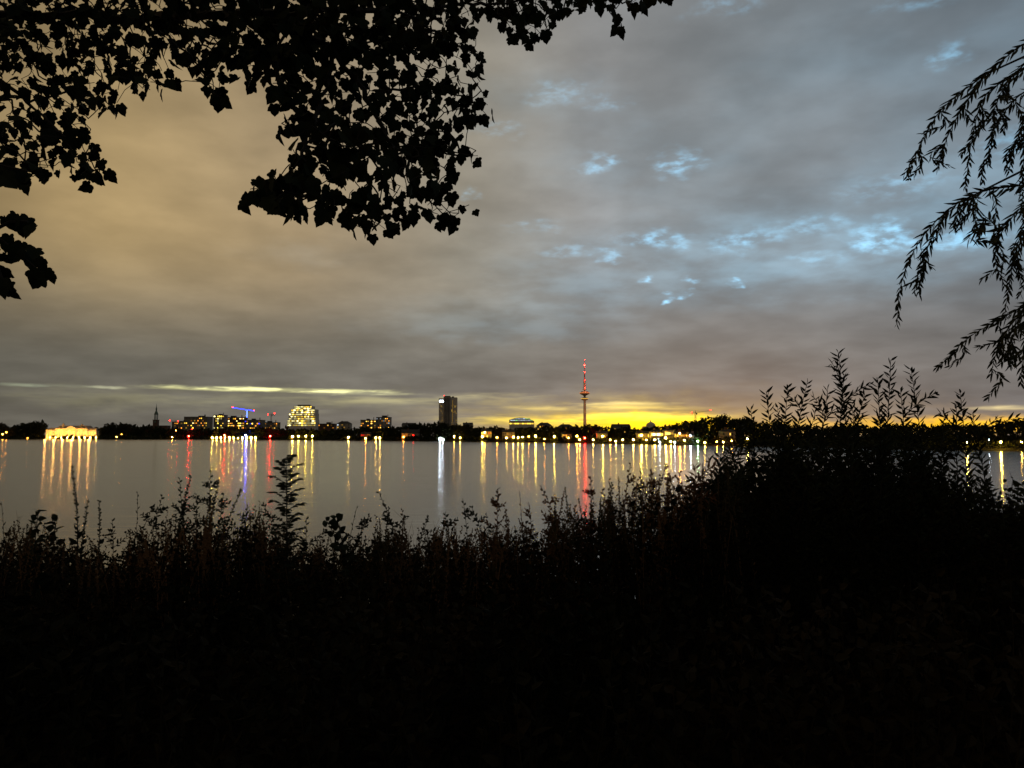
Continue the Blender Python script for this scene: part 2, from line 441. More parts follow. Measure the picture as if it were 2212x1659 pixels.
# floodlit palace hotel on the left
D = shoreD(155)+22
x0 = (102-W/2)/F*D; x1 = (211-W/2)/F*D; hw = (x1-x0)/2
t = empty('palace_hotel', ((x0+x1)/2, D, 1.0), 'wide white palace hotel floodlit gold on the far left shore', 'hotel')
mb = MB(); mb.box(-hw, hw, 0, 20, 0, 11.5); mb.box(-hw*.62, hw*.62, -1.0, 18, 0, 13.5); mb.box(-6, 6, -2.2, -1, 0, 15.0); mb.box(-hw, -hw+7, -1.2, 0, 0, 12.4); mb.box(hw-7, hw, -1.2, 0, 0, 12.0)
mb.build('wall', M['stone'], t)
c = MB(); c.box(-hw*.62-.5, hw*.62+.5, -1.5, 18.5, 13.5, 14.1); c.build('cornice', M['stone'], t)
def mans(a, b, z, h, y0=0, y1=18, k=3):
    r = MB(); r.v = [(a,y0,z),(b,y0,z),(b,y1,z),(a,y1,z),(a+k,y0+4,z+h),(b-k,y0+4,z+h),(b-k,y1-4,z+h),(a+k,y1-4,z+h)]
    r.f = [(0,1,5,4),(1,2,6,5),(2,3,7,6),(3,0,4,7),(4,5,6,7)]; return r
r = mans(-hw*.62, hw*.62, 14.1, 4.2); r.add(mans(-hw-.3, -hw*.62, 11.6, 3.6)); r.add(mans(hw*.62, hw+.3, 11.6, 3.2))
roof = r.build('mansard_roof', M['plaster'], t)
for i in range(7):
    d = MB(); xx = -hw*.55+i*(hw*1.1)/6; d.box(xx-.9, xx+.9, .3, 3, 14.6, 15.8); d.build('dormer', M['plaster'], roof)
g = MB(); g.v = [(-6,-2.1,15.05),(6,-2.1,15.05),(0,-2.1,18.2),(-6,1,15.05),(6,1,15.05),(0,1,18.2)]; g.f = [(0,1,2),(5,4,3),(0,2,5,3),(1,4,5,2)]
g.build('pediment', M['stone'], t)
for sx_, hh in ((-14, 3.4), (12, 2.0)):
    z_ = 16
    tw = MB(); tw.lathe([(2.2,z_),(2.2,z_+2.0),(1.8,z_+2.6),(1.5,z_+2.6+hh*.5),(.3,z_+2.6+hh)], 10, sx_, 4); tu = tw.build('turret', M['plaster'], t)
fp = MB(); fp.tube([(2,4,18),(2,4,23)], [.12,.08], 5); fp.build('flagpole', M['metal'], t)
for j in range(4):
    for i in range(18):
        xx = -hw+2.2+i*(2*hw-4.4)/17
        if j == 3 and abs(xx) > hw*.6: continue
        yy = -2.26 if abs(xx) < 6 else (-1.06 if abs(xx) < hw*.62 else (-1.26 if abs(xx) > hw-7 else -.06))
        win(t, xx, 2.0+j*3.1, 1.5 if j else 2.4, 1.8 if j else 2.4, em(random.choice('WYO'), random.choice((1.2,2.5,3.0)) if j else 6.0), y=yy)
sph = MB(); sph.lathe([(.02,-1),(.6,-.8),(.95,-.3),(.95,.3),(.6,.8),(.02,1)], 8)
glob_src = {}
def globe(name, parent, loc, r, mat):
    k = mat.name
    if k not in glob_src:
        me = bpy.data.meshes.new(name); me.from_pydata(sph.v, [], sph.f); me.materials.append(mat); glob_src[k] = me
    o = bpy.data.objects.new(name, glob_src[k]); COL.objects.link(o); o.parent = parent; o.location = loc; o.scale = (r, r, r)
    return o
def point(parent, loc, e, col, r=.4):
    l = bpy.data.lights.new('floodlight', 'POINT'); l.energy = e; l.color = col; l.shadow_soft_size = r
    lo = bpy.data.objects.new('floodlight', l); COL.objects.link(lo); lo.parent = parent; lo.location = loc
for i in range(13):
    xx = -hw+2+i*(2*hw-4)/12
    globe('roof_lamp', t, (xx, -1.4, 14.4 if abs(xx) < hw*.62 else 12.6), .3, em('Y', 3.0))
for i in range(6): point(t, (-hw+5+i*(2*hw-10)/5, -11, 8), 12000, (1,.46,.10), 1.2)

# church spire
D = 3000
c0 = P(336, HOR, D)
t = empty('church', (c0.x, D, 1), 'distant church with a tall dark lantern spire', 'church')
mb = MB(); mb.box(-8.5, 8.5, -8.5, 8.5, 0, 66); mb.box(-9.5,9.5,-9.5,9.5,66,68); mb.build('tower', M['brick'], t)
mb = MB(); mb.box(-22, 40, 9, 40, 0, 46); mb.build('nave', M['brick'], t)
cf = MB(); cf.tube([(0,-8.6,60),(0,-8.9,60)], [4,4], 16); cf.build('clock_face', M['copper'], t)
mb = MB()
for kx in range(8):
    a = kx*math.pi/4; mb.tube([(6.2*math.cos(a),6.2*math.sin(a),68),(6.2*math.cos(a),6.2*math.sin(a),88)], [1.1,1.1], 6)
mb.lathe([(7.6,88),(7.8,90),(6.0,94),(4.8,98),(3.2,101)], 12); mb.build('belfry', M['copper'], t)
mb = MB(); mb.lathe([(2.6,101),(2.6,108),(3.3,109),(2.2,113),(1.0,119),(.25,131)], 10); mb.build('spire', M['copper'], t)

# TV tower
D = 2750
c0 = P(1263.5, HOR, D)
t = empty('television_tower', (c0.x, D, 1), 'tall slender TV tower with dish platforms and red beacons', 'tower')
hh = lambda y: 4+(HOR-y)*D/F-1
mb = MB(); mb.lathe([(9,0),(6,30),(5.0,70),(4.6,110),(4.2,hh(868)),(3.6,hh(846)),(3.0,hh(822))], 16); mb.build('shaft', M['concrete'], t)
mb = MB(); z = hh(851); mb.lathe([(4,z-7),(9,z-4),(16,z-.5),(18,z+2),(18,z+4.5),(13.5,z+6),(12,z+9),(5,z+10)], 24); up = mb.build('upper_platform', M['concrete'], t)
mb = MB(); z2 = hh(862); mb.lathe([(4,z2-6),(9,z2-4),(13,z2),(13,z2+3),(8,z2+5),(4,z2+5.5)], 24); lp = mb.build('lower_platform', M['concrete'], t)
mb = MB(); mb.lathe([(18.3,z+2.2),(18.3,z+4.2)], 24); mb.build('window_band', em('A', .9), up)
mb = MB(); mb.lathe([(13.3,z2+.3),(13.3,z2+2.4)], 24); mb.build('window_band', em('W', 1.0), lp)
for y, rr in ((842,7.5),(837,6.5),(832,6.5),(827,5.5),(822,5)):
    mb = MB(); zz_ = hh(y); mb.lathe([(3,zz_-.8),(rr,zz_),(rr,zz_+1.4),(3,zz_+1.6)], 16); mb.build('antenna_ring', M['concrete'], t)
mb = MB(); mb.lathe([(2.2,hh(822)),(1.9,hh(806))], 8); mb.build('mast', M['redpaint'], t)
mb = MB(); mb.lathe([(1.5,hh(806)),(1.3,hh(790)),(.9,hh(789)),(.6,hh(780)),(.3,hh(775))], 8); mb.build('mast_top', M['concrete'], t)
for y, rr, s in ((789,1.3,400),(804,.7,400),(822,.7,400),(838,.9,400),(777,.5,400)):
    globe('beacon', t, (0, -9 if y > 820 else -3, hh(y)), rr, em('R', s))
for zf_, e_ in ((40,5000),(66,5000),(92,5000),(118,5000),(168,4500),(192,3000)): point(t, (2,-17,zf_), e_, (1,.40,.12), 1.0)

# dark high-rise hotel
D = 1930
cx = P(967, HOR, D).x
t = empty('high_rise_hotel', (cx, D, 1), 'dark high-rise hotel tower with a white lit sign on top', 'high-rise')
s_ = D/F; Z = P(967,857,D).z-1
mb = MB(); mb.box(-19.5*s_, -9*s_, 0, 20, 0, Z-4); mb.box(6*s_, 19.5*s_, 1, 22, 0, Z-1.5); mb.build('wall', M['hrwall'], t)
mb = MB(); mb.box(-9*s_, 6*s_, -3, 24, 0, Z); mb.build('core_wall', M['plaster'], t)
mb = MB()
for xx in (-5.5,-1.5,2.5): mb.box((xx-.8)*s_, (xx+.8)*s_, -3.6, -3.05, 20, Z-3)
mb.build('facade_strip', M['glassd'], t)
mb = MB(); mb.box(-8*s_, 5*s_, 0, 12, Z, Z+2.2); mb.box(8*s_,13*s_,4,10,Z-1.5,Z+1); mb.build('roof', M['roof'], t)
win(t, -13.5*s_, Z-11, 9*s_, 4.5, em('C', 12), y=-.3, name='lit_sign')
for j in range(26):
    for xx in (-17,-14.5,-12, 8.5, 12.0, 15.5, 18):
        q_ = rnd()
        if q_ < .2: win(t, xx*s_, 20+j*(Z-38)/25, 1.2*s_, 1.6, em(random.choice('WY'), random.choice((.2,.35, .7))), y=-.1 if xx < 0 else .9)
        elif q_ < .65: win(t, xx*s_, 20+j*(Z-38)/25, 1.2*s_, 1.4, M['glassd'], y=-.1 if xx < 0 else .9)
win(t, 10.3*s_, Z-36, .9*s_, 55, em('W', .22), y=.88, name='stair_light')
globe('beacon', t, (-8*s_, 2, Z+3), .9, em('R', 12))

# glowing glass office (stepped)
D = 1500
cx = P(651, HOR, D).x; s_ = D/F
t = empty('glass_office', (cx, D, 1), 'brightly glowing stepped glass office right of the blue crane', 'office building')
zf = lambda y: P(651, y, D).z-1
tiers = [(-31,31,921,907),(-28,30,907,893),(-24,29,893,884),(-18,21,884,877)]
mb = MB()
for (a, b, y0, y1) in tiers: mb.box(a*s_, b*s_, (-a-24)*-.2, 26, zf(y0) if y0 < 921 else 0, zf(y1))
mb.build('wall', M['stone'], t)
mb = MB(); mb.box(-12*s_, 14*s_, 8, 20, zf(877), zf(874)); mb.build('roof', M['roof'], t)
for (a, b, y0, y1) in tiers:
    ns = max(1, round((y0-y1)/4.2))
    for j in range(ns):
        zc = zf(y0-(j+.5)*(y0-y1)/ns); i = a+1.0
        while i < b-2:
            w_ = U(2.0, 5); w_ = min(w_, b-1-i)
            if rnd() < .92: win(t, (i+w_/2)*s_, zc, w_*s_*.93, 2.5*U(.7,1), em(random.choice('PPY'), random.choice((.35,.5,.8,1.3,3.5))), y=(-a-24)*-.2-.4)
            i += w_
B = building
B(398,448,901,1300,'long office block with yellow windows left of the blue crane',storeys=5,cols=14,lit=.38,colors=(('Y',4),('O',2.5),('P',3)),vis=927,depth=25)
B(372,400,912,1500,'low dim office left of the long yellow windowed block',storeys=3,cols=6,lit=.4,colors=(('O',2),('W',1.5)),vis=927)
B(462,484,897,1350,'tall narrow block with bright yellow storeys left of the crane',storeys=6,cols=6,lit=.6,colors=(('Y',5),('P',4)),vis=927)
B(486,528,902,1380,'wide lit block directly under the blue crane jib',storeys=5,cols=12,lit=.55,colors=(('Y',5),('O',2.5),('P',4)),vis=927,wall='brick')
B(529,566,908,1250,'low lit block at the foot of the blue crane',storeys=4,cols=10,lit=.42,colors=(('Y',4),('O',2),('B',3)),vis=927)
B(568,600,913,1400,'dim block below the small red crane',storeys=3,cols=8,lit=.35,colors=(('O',2),('W',1.5)),vis=927)
B(688,722,916,1300,'low brick block just right of the glass office',storeys=2,cols=9,lit=.3,colors=(('O',1.5),('W',1)),vis=927,wall='brick')
B(728,756,915,1250,'small grey block with two pale lit windows',storeys=2,cols=6,lit=.4,colors=(('C',1),('W',1)),vis=926,roofs='hip',wall='plaster')
B(779,812,908,1100,'left half of the lit twin apartment block',storeys=4,cols=9,lit=.5,colors=(('W',4),('O',2)),vis=926)
B(813,842,902,1120,'taller right half of the lit twin apartment block',storeys=5,cols=8,lit=.35,colors=(('W',4),('O',2),('C',1)),vis=926,wall='plaster')
B(868,896,919,1000,'pale low house beside the dark high-rise grove',wall='plaster',storeys=2,cols=5,lit=.3,colors=(('C',.8),('W',1)),roofs='gable',vis=926,name='lake_house')
B(1000,1020,917,900,'grey gabled villa right of the dark high-rise',wall='plaster',storeys=2,cols=4,lit=.2,colors=(('W',1),),roofs='gable',vis=926,name='lake_house')
B(1160,1192,919,820,'long villa with warm windows between arched hall and TV tower',wall='plaster',storeys=2,cols=7,lit=.4,colors=(('W',2),('O',2)),roofs='hip',vis=930,name='lake_house')
B(1205,1240,923,700,'low wide villa just left of the TV tower',wall='plaster',storeys=2,cols=7,lit=.3,colors=(('O',2),('W',1)),roofs='hip',vis=932,name='lake_house')
B(1325,1362,924,640,'villa with red and warm windows right of the TV tower',wall='plaster',storeys=2,cols=7,lit=.45,colors=(('O',3),('W',3)),roofs='gable',vis=936,name='lake_house')
# arched hall
D = 1150; cx = P(1127,HOR,D).x; s_ = D/F
t = empty('arched_hall', (cx, D, 1), 'pale green lit hall with a curved roof between high-rise and TV tower', 'hall')
zf = lambda y: P(1127, y, D).z-1
mb = MB(); mb.box(-27*s_, 27*s_, 0, 30, 0, zf(911)); mb.build('wall', M['stone'], t)
mb = MB(); pr = [(-27+54*i/12, 910-8*math.sin(math.pi*(i/12*.85+.12))) for i in range(13)]
for (x, y) in pr: mb.v += [(x*s_, -.8, zf(y)), (x*s_, 31, zf(y)), (x*s_, -.8, zf(911)), (x*s_, 31, zf(911))]
for i in range(12):
    a = i*4; b = a+4; mb.f += [(a,b,b+1,a+1),(a,a+2,b+2,b),(a+1,b+1,b+3,a+3)]
mb.build('curved_roof', M['stone'], t)
for j, y in enumerate((904.5, 908)):
    for i in range(9):
        xx = -22+i*5.4
        if y < 905 and abs(xx-2) > 15: continue
        win(t, xx*s_, zf(y), 4.4*s_, 1.2, em('G' if rnd() < .3 else 'C', random.choice((.35,.6,.9))), y=-.9)
for i in range(10): win(t, (-24+i*5.3)*s_, zf(915), 4.0*s_, 1.8, em('Y', random.choice((.7,1.3,2.5))), y=-.1)
# small domed church
D = 1500; c0 = P(1408,HOR,D)
t = empty('domed_church', (c0.x, D, 1), 'small pale dome on the skyline right of the TV tower', 'church')
zf = lambda y: P(1408, y, D).z-1
mb = MB(); mb.box(-14,14,0,26,0,zf(921)); mb.build('wall', M['stone'], t)
mb = MB(); mb.lathe([(9,zf(921)),(9,zf(918)),(7.6,zf(915)),(4.5,zf(912.5)),(1.2,zf(911)),(1.0,zf(909)),(.2,zf(906))], 16, 0, 10); mb.build('dome', M['stone'], t)
for (a, b, top, dd, lab, cols_, roofn) in [
        (1378,1402,936,12,'low lit boathouse at the left end of the boat club',(('W',8),('Y',7)),'gable'),
        (1406,1432,933,16,'boat club house with white and yellow window rows',(('Y',10),('C',6)),'hip'),
        (1436,1458,930,20,'tallest lit club house in the middle of the boat club',(('Y',10),('W',7)),'hip'),
        (1461,1484,936,14,'orange lit boathouse at the right end of the boat club',(('O',8),('W',8)),'gable'),
        (1490,1512,940,10,'small dim boathouse beside the green lamp',(('W',3),('C',3)),'gable'),
        (1560,1588,932,14,'dim house half hidden behind right bank trees',(('W',2),),'hip')]:
    Dm = shoreD((a+b)/2)
    B(a,b,top,Dm+dd,lab,name='boathouse',wall='plaster',storeys=2,cols=6,lit=.6,colors=cols_,depth=7,roofs=roofn,hfrac=.5,vis=955,cat='boathouse')
for (a, b, top, lab) in [(1040,1062,932,'small waterfront house with yellow windows right of the high-rise'),(1085,1112,934,'waterfront house with red roof lights below the arched hall'),
        (1290,1312,936,'small waterfront villa right below the TV tower'),(868,905,936,'long waterfront villa with red and yellow windows'),(780,800,938,'tiny waterfront house below the twin block'),(1215,1235,938,'low waterfront house left of the tower reflection')]:
    Dm = shoreD((a+b)/2)
    B(a,b,top,Dm+13,lab,name='waterfront_house',wall='plaster',storeys=2,cols=6,lit=.35,colors=(('O',3),('W',3),('R',1.5)),depth=7,roofs='gable',vis=946,cat='house')

# ------------------------------------------------------------ cranes
def crane(pxm, ytop, px0, px1, ytilt, D, label, led, base_y=930, thick=1.0):
    cx = P(pxm, HOR, D); s_ = D/F
    t = empty('tower_crane', (cx.x, D, 1), label, 'crane')
    zt = P(pxm, ytop, D).z-1; w = .9*thick
    mb = MB()
    for sx_ in (-w, w):
        for sy_ in (-w, w): mb.tube([(sx_,sy_,0),(sx_,sy_,zt)], [.16*thick]*2, 4)
    n = int(zt/3)
    for i in range(n):
        z0, z1 = i*zt/n, (i+1)*zt/n; sg = 1 if i % 2 else -1
        mb.tube([(-w*sg,-w,z0),(w*sg,-w,z1)], [.1*thick]*2, 3); mb.tube([(w*sg,w,z0),(-w*sg,w,z1)], [.1*thick]*2, 3)
    mb.build('mast', M['metal'], t)
    xa = (px0-pxm)*s_; xb = (px1-pxm)*s_; sl_ = ytilt*s_
    for nm, xe, ze in (('jib', xa, sl_), ('counter_jib', xb, -sl_*abs(xb/xa))):
        mb = MB(); nn_ = max(2, int(abs(xe)/2.5))
        for (oy, oz) in ((-.7,0),(.7,0),(0,1.2)): mb.tube([(0,oy,zt+oz),(xe,oy,zt+ze+oz)], [.14*thick]*2, 4)
        for i in range(nn_):
            f0, f1 = i/nn_, (i+.5)/nn_
            mb.tube([(xe*f0,-.7,zt+ze*f0),(xe*f1,0,zt+ze*f1+1.2)], [.08]*2, 3); mb.tube([(xe*f1,0,zt+ze*f1+1.2),(xe*(i+1)/nn_,-.7,zt+ze*(i+1)/nn_)], [.08]*2, 3)
        j = mb.build(nm, M['metal'], t)
        if led:
            l = MB(); l.tube([(0,-1.2,zt+.6),(xe,-1.2,zt+ze+.6)], [.5,.5], 5); l.build('light_strip', em(led[0], led[1]), j)
        globe('beacon', t, (xe, -.8, zt+ze+1.6), .7, em('R', 60))
    mb = MB(); mb.tube([(0,0,zt),(0,0,zt+4)], [.5,.15], 4); mb.tube([(0,0,zt+4),(xa*.6,0,zt+sl_*.6+1.2)], [.1,.1], 3); mb.tube([(0,0,zt+4),(xb*.8,0,zt+1.2)], [.1,.1], 3); mb.build('apex', M['metal'], t)
    mb = MB(); mb.box(.9,2.6,-1.6,.2,zt-2.4,zt-.2); mb.build('cab', M['metal'], t)
    mb = MB(); mb.box(min(xb,xb*.8),max(xb,xb*.8),-.8,.8,zt-2.0,zt-.1-sl_*0); mb.build('counterweight', M['concrete'], t)
    if led:
        l = MB(); l.tube([(0,-1.4,zt*.55),(0,-1.4,zt)], [.45,.45], 5); l.build('mast_light', em(led[0], led[1]*6), t)
crane(533,886,501,548,5,1400,'tower crane outlined in blue lights over the city',('B',7))
crane(585,896,578,592,-1,1500,'small crane with red beacons right of the blue crane',None)
crane(1503,892,1535,1495,4,1200,'faint thin crane above the trees right of centre',None)
crane(378,911,366,384,1,1600,'tiny crane left of the yellow windowed blocks',None)

# ------------------------------------------------------------ lamps on the far shore
lampmesh = MB(); lampmesh.tube([(0,0,-.2),(0,0,.55),(0,0,.97)], [.022,.014,.012], 6); lampmesh.tube([(0,0,.03),(0,0,0)], [.05,.05], 6)
cnames = {'W':'warm yellow','O':'orange','C':'cool white','R':'red','G':'green','Y':'bright yellow','B':'added blue'}
pole_me = bpy.data.meshes.new('pole'); pole_me.from_pydata(lampmesh.v, [], lampmesh.f); pole_me.materials.append(M['metal'])
lamps = [(6,938,'O',10,.9),(14,934,'O',6,.8),(60,946,'O',4,.6),(252,944,'W',4,.6),(263,938,'O',4,.5),(372,944,'O',14,.8),(380,930,'W',3,.5),(408,942,'R',180,.9),(415,927,'R',5,.8),
 (584,942,'R',240,.9),(485,940,'R',220,.9),(531,940,'B',220,1.0),(632,943,'W',26,1.1),(645,942,'Y',28,.9),(661,942,'Y',30,.9),(675,942,'Y',28,.9),(753,945,'W',24,.9),(790,947,'O',20,.8),(812,946,'W',16,.8),(821,946,'W',22,.8),(872,944,'O',12,.6),(893,940,'R',6,.5),  # red lamp under the small crane and the blue lamp added for crane streaks
 (951,948,'C',90,1.0),(957,950,'C',50,.7),(981,943,'W',10,.6),(994,946,'W',14,.6),(1042,943,'Y',26,.7),(1047,934,'W',16,.5),(1074,945,'O',14,.5),(1094,946,'W',16,.5),(1109,944,'W',24,.5),(1119,945,'Y',26,.5),(1129,944,'Y',26,.5),(1142,943,'O',12,.4),
 (1157,942,'Y',36,.6),(1176,948,'O',14,.4),(1197,943,'Y',32,.55),(1228,946,'O',16,.4),(1246,942,'O',30,.5),(1252,950,'W',18,.4),(1263,946,'R',200,.45),(1281,950,'W',16,.4),(1302,942,'Y',36,.5),(1318,950,'O',18,.4),(1330,953,'W',24,.4),(1345,950,'W',18,.35),  # red lamp at the tower foot is added to feed its water streak
 (1368,950,'W',24,.4),(1385,940,'Y',44,.5),(1396,950,'Y',26,.4),(1414,950,'Y',26,.4),(1425,955,'C',60,.35),(1438,946,'Y',50,.5),(1449,954,'Y',34,.35),(1457,955,'C',50,.35),(1468,936,'O',26,.45),(1478,951,'Y',24,.35),(1491,941,'C',40,.4),(1507,953,'G',30,.35),(1522,956,'W',22,.3),
 (1548,954,'O',14,.3),(1562,955,'W',20,.3),(1580,952,'O',16,.3),(1614,948,'Y',30,.35),(1705,955,'W',14,.25),(1905,948,'C',20,.25),(2087,955,'Y',46,.28),(2135,950,'C',8,.15),(2160,955,'Y',60,.28),(2205,955,'W',20,.2)]
for i in range(11): lamps.append((459+i*9.3, 945.5, 'Y', 36 if i % 3 else 54, .9))
for i in range(9): lamps.append((108+i*12.5, 945, 'W', 18, .6))
places = [(105,'left of the floodlit hotel'),(215,'along the quay below the floodlit hotel'),(455,'between floodlit hotel and the promenade row'),(560,'in the bright promenade row below the blue crane'),(700,'below the glass office'),(860,'below the twin apartment block'),
          (1000,'below the dark high-rise'),(1150,'below the arched hall'),(1258,'left of the TV tower'),(1372,'right of the TV tower'),(1515,'at the boat club'),(1800,'behind the shrub at the right bank'),(9999,'at the far right shore')]
for (px, py, c, s, r) in lamps:
    D = shoreD(px)+3.2
    p = P(px, py, D); h = max(p.z-.8, 1.0)
    pl = [s_ for lim, s_ in places if px < lim][0]
    lab = '%s shore lamp %s' % (cnames[c], pl)
    t = empty('shore_lamp', (p.x, D, p.z-h), lab, 'lamp', lab.replace('shore lamp', 'shore lamps'))
    o = bpy.data.objects.new('pole', pole_me); COL.objects.link(o); o.parent = t; o.scale = (h*.5, h*.5, h)
    k = 6.0 if c in 'RBC' else 17.0
    globe('lamp_globe', t, (0,-.3,h), r*.75, em(c, round(s*k)))

# ------------------------------------------------------------ maple overhead
half = [(0,0),(.10,-.07),(.28,-.09),(.40,.0),(.40,.13),(.50,.19),(.59,.34),(.57,.48),(.48,.52),(.38,.53),(.35,.62),(.28,.74),(.16,.82),(0,.98)]
def maple_leaf(mb, p, d, nrm, L, fold=.2, droop=.2):
    side = d.cross(nrm).normalized(); nn = side.cross(d).normalized()
    n = len(mb.v); c = p+d*(L*.34)
    mb.v.append(tuple(c))
    pts = half + [(-x, y) for (x, y) in half[::-1][1:-1]]
    for (x, y) in pts:
        x *= U(.9,1.1)
        q_ = p+side*(x*L*.9)+d*(y*L)+nn*(fold*abs(x)*L-droop*L*max(0,y)**2)
        mb.v.append((q_.x, q_.y, q_.z))
    m_ = len(pts)
    for i in range(m_): mb.f.append((n, n+1+i, n+1+(i+1) % m_))
def inpoly(x, y, poly):
    c = False; j = len(poly)-1
    for i in range(len(poly)):
        xi, yi = poly[i]; xj, yj = poly[j]
        if (yi > y) != (yj > y) and x < (xj-xi)*(y-yi)/(yj-yi)+xi: c = not c
        j = i
    return c
def sample_poly(poly, n, mind):
    xs_ = [p[0] for p in poly]; ys_ = [p[1] for p in poly]; out = []
    tries = 0
    while len(out) < n and tries < n*40:
        tries += 1
        x, y = U(min(xs_), max(xs_)), U(min(ys_), max(ys_))
        if inpoly(x, y, poly) and all((x-a)**2+(y-b)**2 > mind*mind for a, b in out[-400:]): out.append((x, y))
    return out
def depth_at(px, py, amp=.5):
    return 4.4+.5*math.sin(px*.006+1)+.3*math.sin(py*.013)+U(-amp, amp)
branches = [
 [(-620,-120),(-300,-40),(0,30),(300,40),(600,30),(850,20),(1050,10),(1250,-10),(1400,-30),(1500,-25)],
 [(600,30),(720,110),(790,210),(850,320),(910,420),(975,480)],
 [(720,110),(690,230),(650,340),(600,400),(550,420)],
 [(790,210),(900,190),(1010,210),(1050,250)],
 [(850,320),(820,430),(795,500)],
 [(850,320),(940,330),(1030,335)],
 [(-300,-40),(-60,130),(60,220),(150,310),(200,385)],
 [(60,220),(140,200),(235,235)],
 [(300,40),(400,110),(450,180),(485,235)],
 [(850,20),(960,80),(1030,120)],
 [(1050,10),(1120,60),(1150,80)],
 [(1250,-10),(1320,30),(1340,60)]]
polys = [
 ([(-80,-60),(1010,-60),(1030,20),(1010,70),(900,95),(760,110),(600,120),(440,105),(300,140),(150,150),(-80,130)], 780, 11.5, 3),
 ([(-80,130),(160,160),(300,130),(370,150),(375,185),(320,195),(265,180),(250,235),(190,240),(205,300),(230,370),(185,395),(150,350),(120,360),(60,390),(30,375),(-40,370)], 220, 15, 3),
 ([(400,90),(460,100),(470,150),(490,210),(475,230),(445,190),(410,150)], 28, 12, 3),
 ([(470,80),(640,100),(625,190),(580,180),(530,165),(500,120)], 60, 13, 3),
 ([(600,90),(1030,60),(1045,120),(1035,170),(1060,225),(1025,260),(985,290),(970,320),(900,320),(650,320),(610,285),(600,230)], 290, 15, 3),
 ([(630,320),(1000,300),(1040,325),(975,360),(960,405),(1020,445),(980,490),(950,480),(900,455),(860,485),(800,505),(755,485),(740,455),(660,452),(610,440),(535,425),(545,390),(605,375)], 215, 15, 3),
 ([(535,385),(610,375),(640,440),(590,445),(535,425)], 16, 12, 3),
 ([(1020,-40),(1420,-40),(1400,0),(1345,15),(1340,60),(1320,30),(1290,10),(1250,15),(1200,25),(1180,75),(1140,90),(1100,80),(1060,35)], 105, 12, 3),
 ([(1400,-40),(1500,-40),(1490,-12),(1400,-5)], 9, 13, 3)]
nodes = []; parent = []
def add_poly_branch(br, d0=None):
    prev = None
    for i in range(len(br)-1):
        a, b = br[i], br[i+1]; n = max(2, int(math.hypot(a[0]-b[0], a[1]-b[1])/28))
        for k in range(n if i < len(br)-2 else n+1):
            f = k/n; px, py = a[0]+(b[0]-a[0])*f+U(-4,4), a[1]+(b[1]-a[1])*f+U(-4,4)
            p = P(px, py, depth_at(px, py, .03))
            if prev is None:
                if nodes:
                    j = min(range(len(nodes)), key=lambda q: (nodes[q]-p).length); parent.append(j)
                else: parent.append(-1)
            else: parent.append(prev)
            nodes.append(p); prev = len(nodes)-1
for b in branches: add_poly_branch(b)
nmain = len(nodes)
pts = []
for poly, n, md, nl in polys:
    for (x, y) in sample_poly(poly, n, md): pts.append(P(x, y, depth_at(x, y)))
pts = np.array([tuple(p) for p in pts])
skel = np.array([tuple(p) for p in nodes])
dist = np.full(len(pts), 1e9); near = np.zeros(len(pts), int)
for i in range(len(pts)):
    d = np.linalg.norm(skel-pts[i], axis=1); near[i] = d.argmin(); dist[i] = d.min()
done = np.zeros(len(pts), bool)
for _ in range(len(pts)):
    dd = np.where(done, 1e9, dist); i = int(dd.argmin()); done[i] = True
    nodes.append(Vector(pts[i])); parent.append(int(near[i])); idx = len(nodes)-1
    d = np.linalg.norm(pts-pts[i], axis=1)*1.15; m_ = d < dist; near[m_] = idx; dist[m_] = d[m_]
cnt = [1]*len(nodes)
for i in range(len(nodes)-1, 0, -1):
    if parent[i] >= 0: cnt[parent[i]] += cnt[i]
maple = empty('maple_tree', (-5.2,3.6,gz(-5.2,3.6)), 'large maple whose dark lobed leaves hang across the upper left sky', 'tree')
O = tuple(maple.location)
tw = MB()
for i in range(1, len(nodes)):
    j = parent[i]
    if j < 0: continue
    r1 = .0014+.0008*cnt[i]**.5; r0 = .0014+.0008*cnt[j]**.5
    a, b = nodes[j], nodes[i]
    mid_ = (a+b)/2+Vector((U(-1,1),U(-1,1),U(-.2,1)))*(a-b).length*.12
    tw.tube([a, mid_, b], [min(r0, r1*1.3), r1, r1], 4, cap=False)
off(tw, O).build('twigs', M['bark'], maple)
tr = MB(); n0 = nodes[0]
tr.tube([Vector((-5.2,3.6,1.9)), Vector((-5.1,3.65,3.4)), Vector((-5.3,3.6,5.0)), Vector((-5.2,3.7,6.6)), Vector((-5.5,3.5,8.5)), Vector((-5.4,3.6,10.5))], [.36,.29,.26,.2,.13,.06], 12)
tr.tube([Vector((-5.3,3.6,4.9)), Vector((-5.1,3.9,5.7)), n0], [.15,.10,.05], 8)
tr.tube([Vector((-5.25,3.65,6.0)), Vector((-6.5,4.5,7.4)), Vector((-7.8,5.2,8.4))], [.14,.09,.03], 8)
off(tr, O).build('trunk', M['bark'], maple)
lf = MB()
def dirr(spread=1.0, down=.75):
    v = Vector((random.gauss(0,1)*spread, random.gauss(0,1)*spread, random.gauss(0,1)*spread*.6-down*1.6)); return v.normalized()
for i in range(nmain-1, len(nodes)):
    for k in range(2 if rnd() < .22 else 1):
        d = dirr(.65)
        p = nodes[i]+Vector((U(-1,1),U(-1,1),U(-1,.3)))*.035
        nr = Vector((random.gauss(0,.8), -1+random.gauss(0,.7), random.gauss(0,.8)))
        maple_leaf(lf, p, d, nr, U(.048,.092), fold=U(0,.5), droop=U(0,.4))
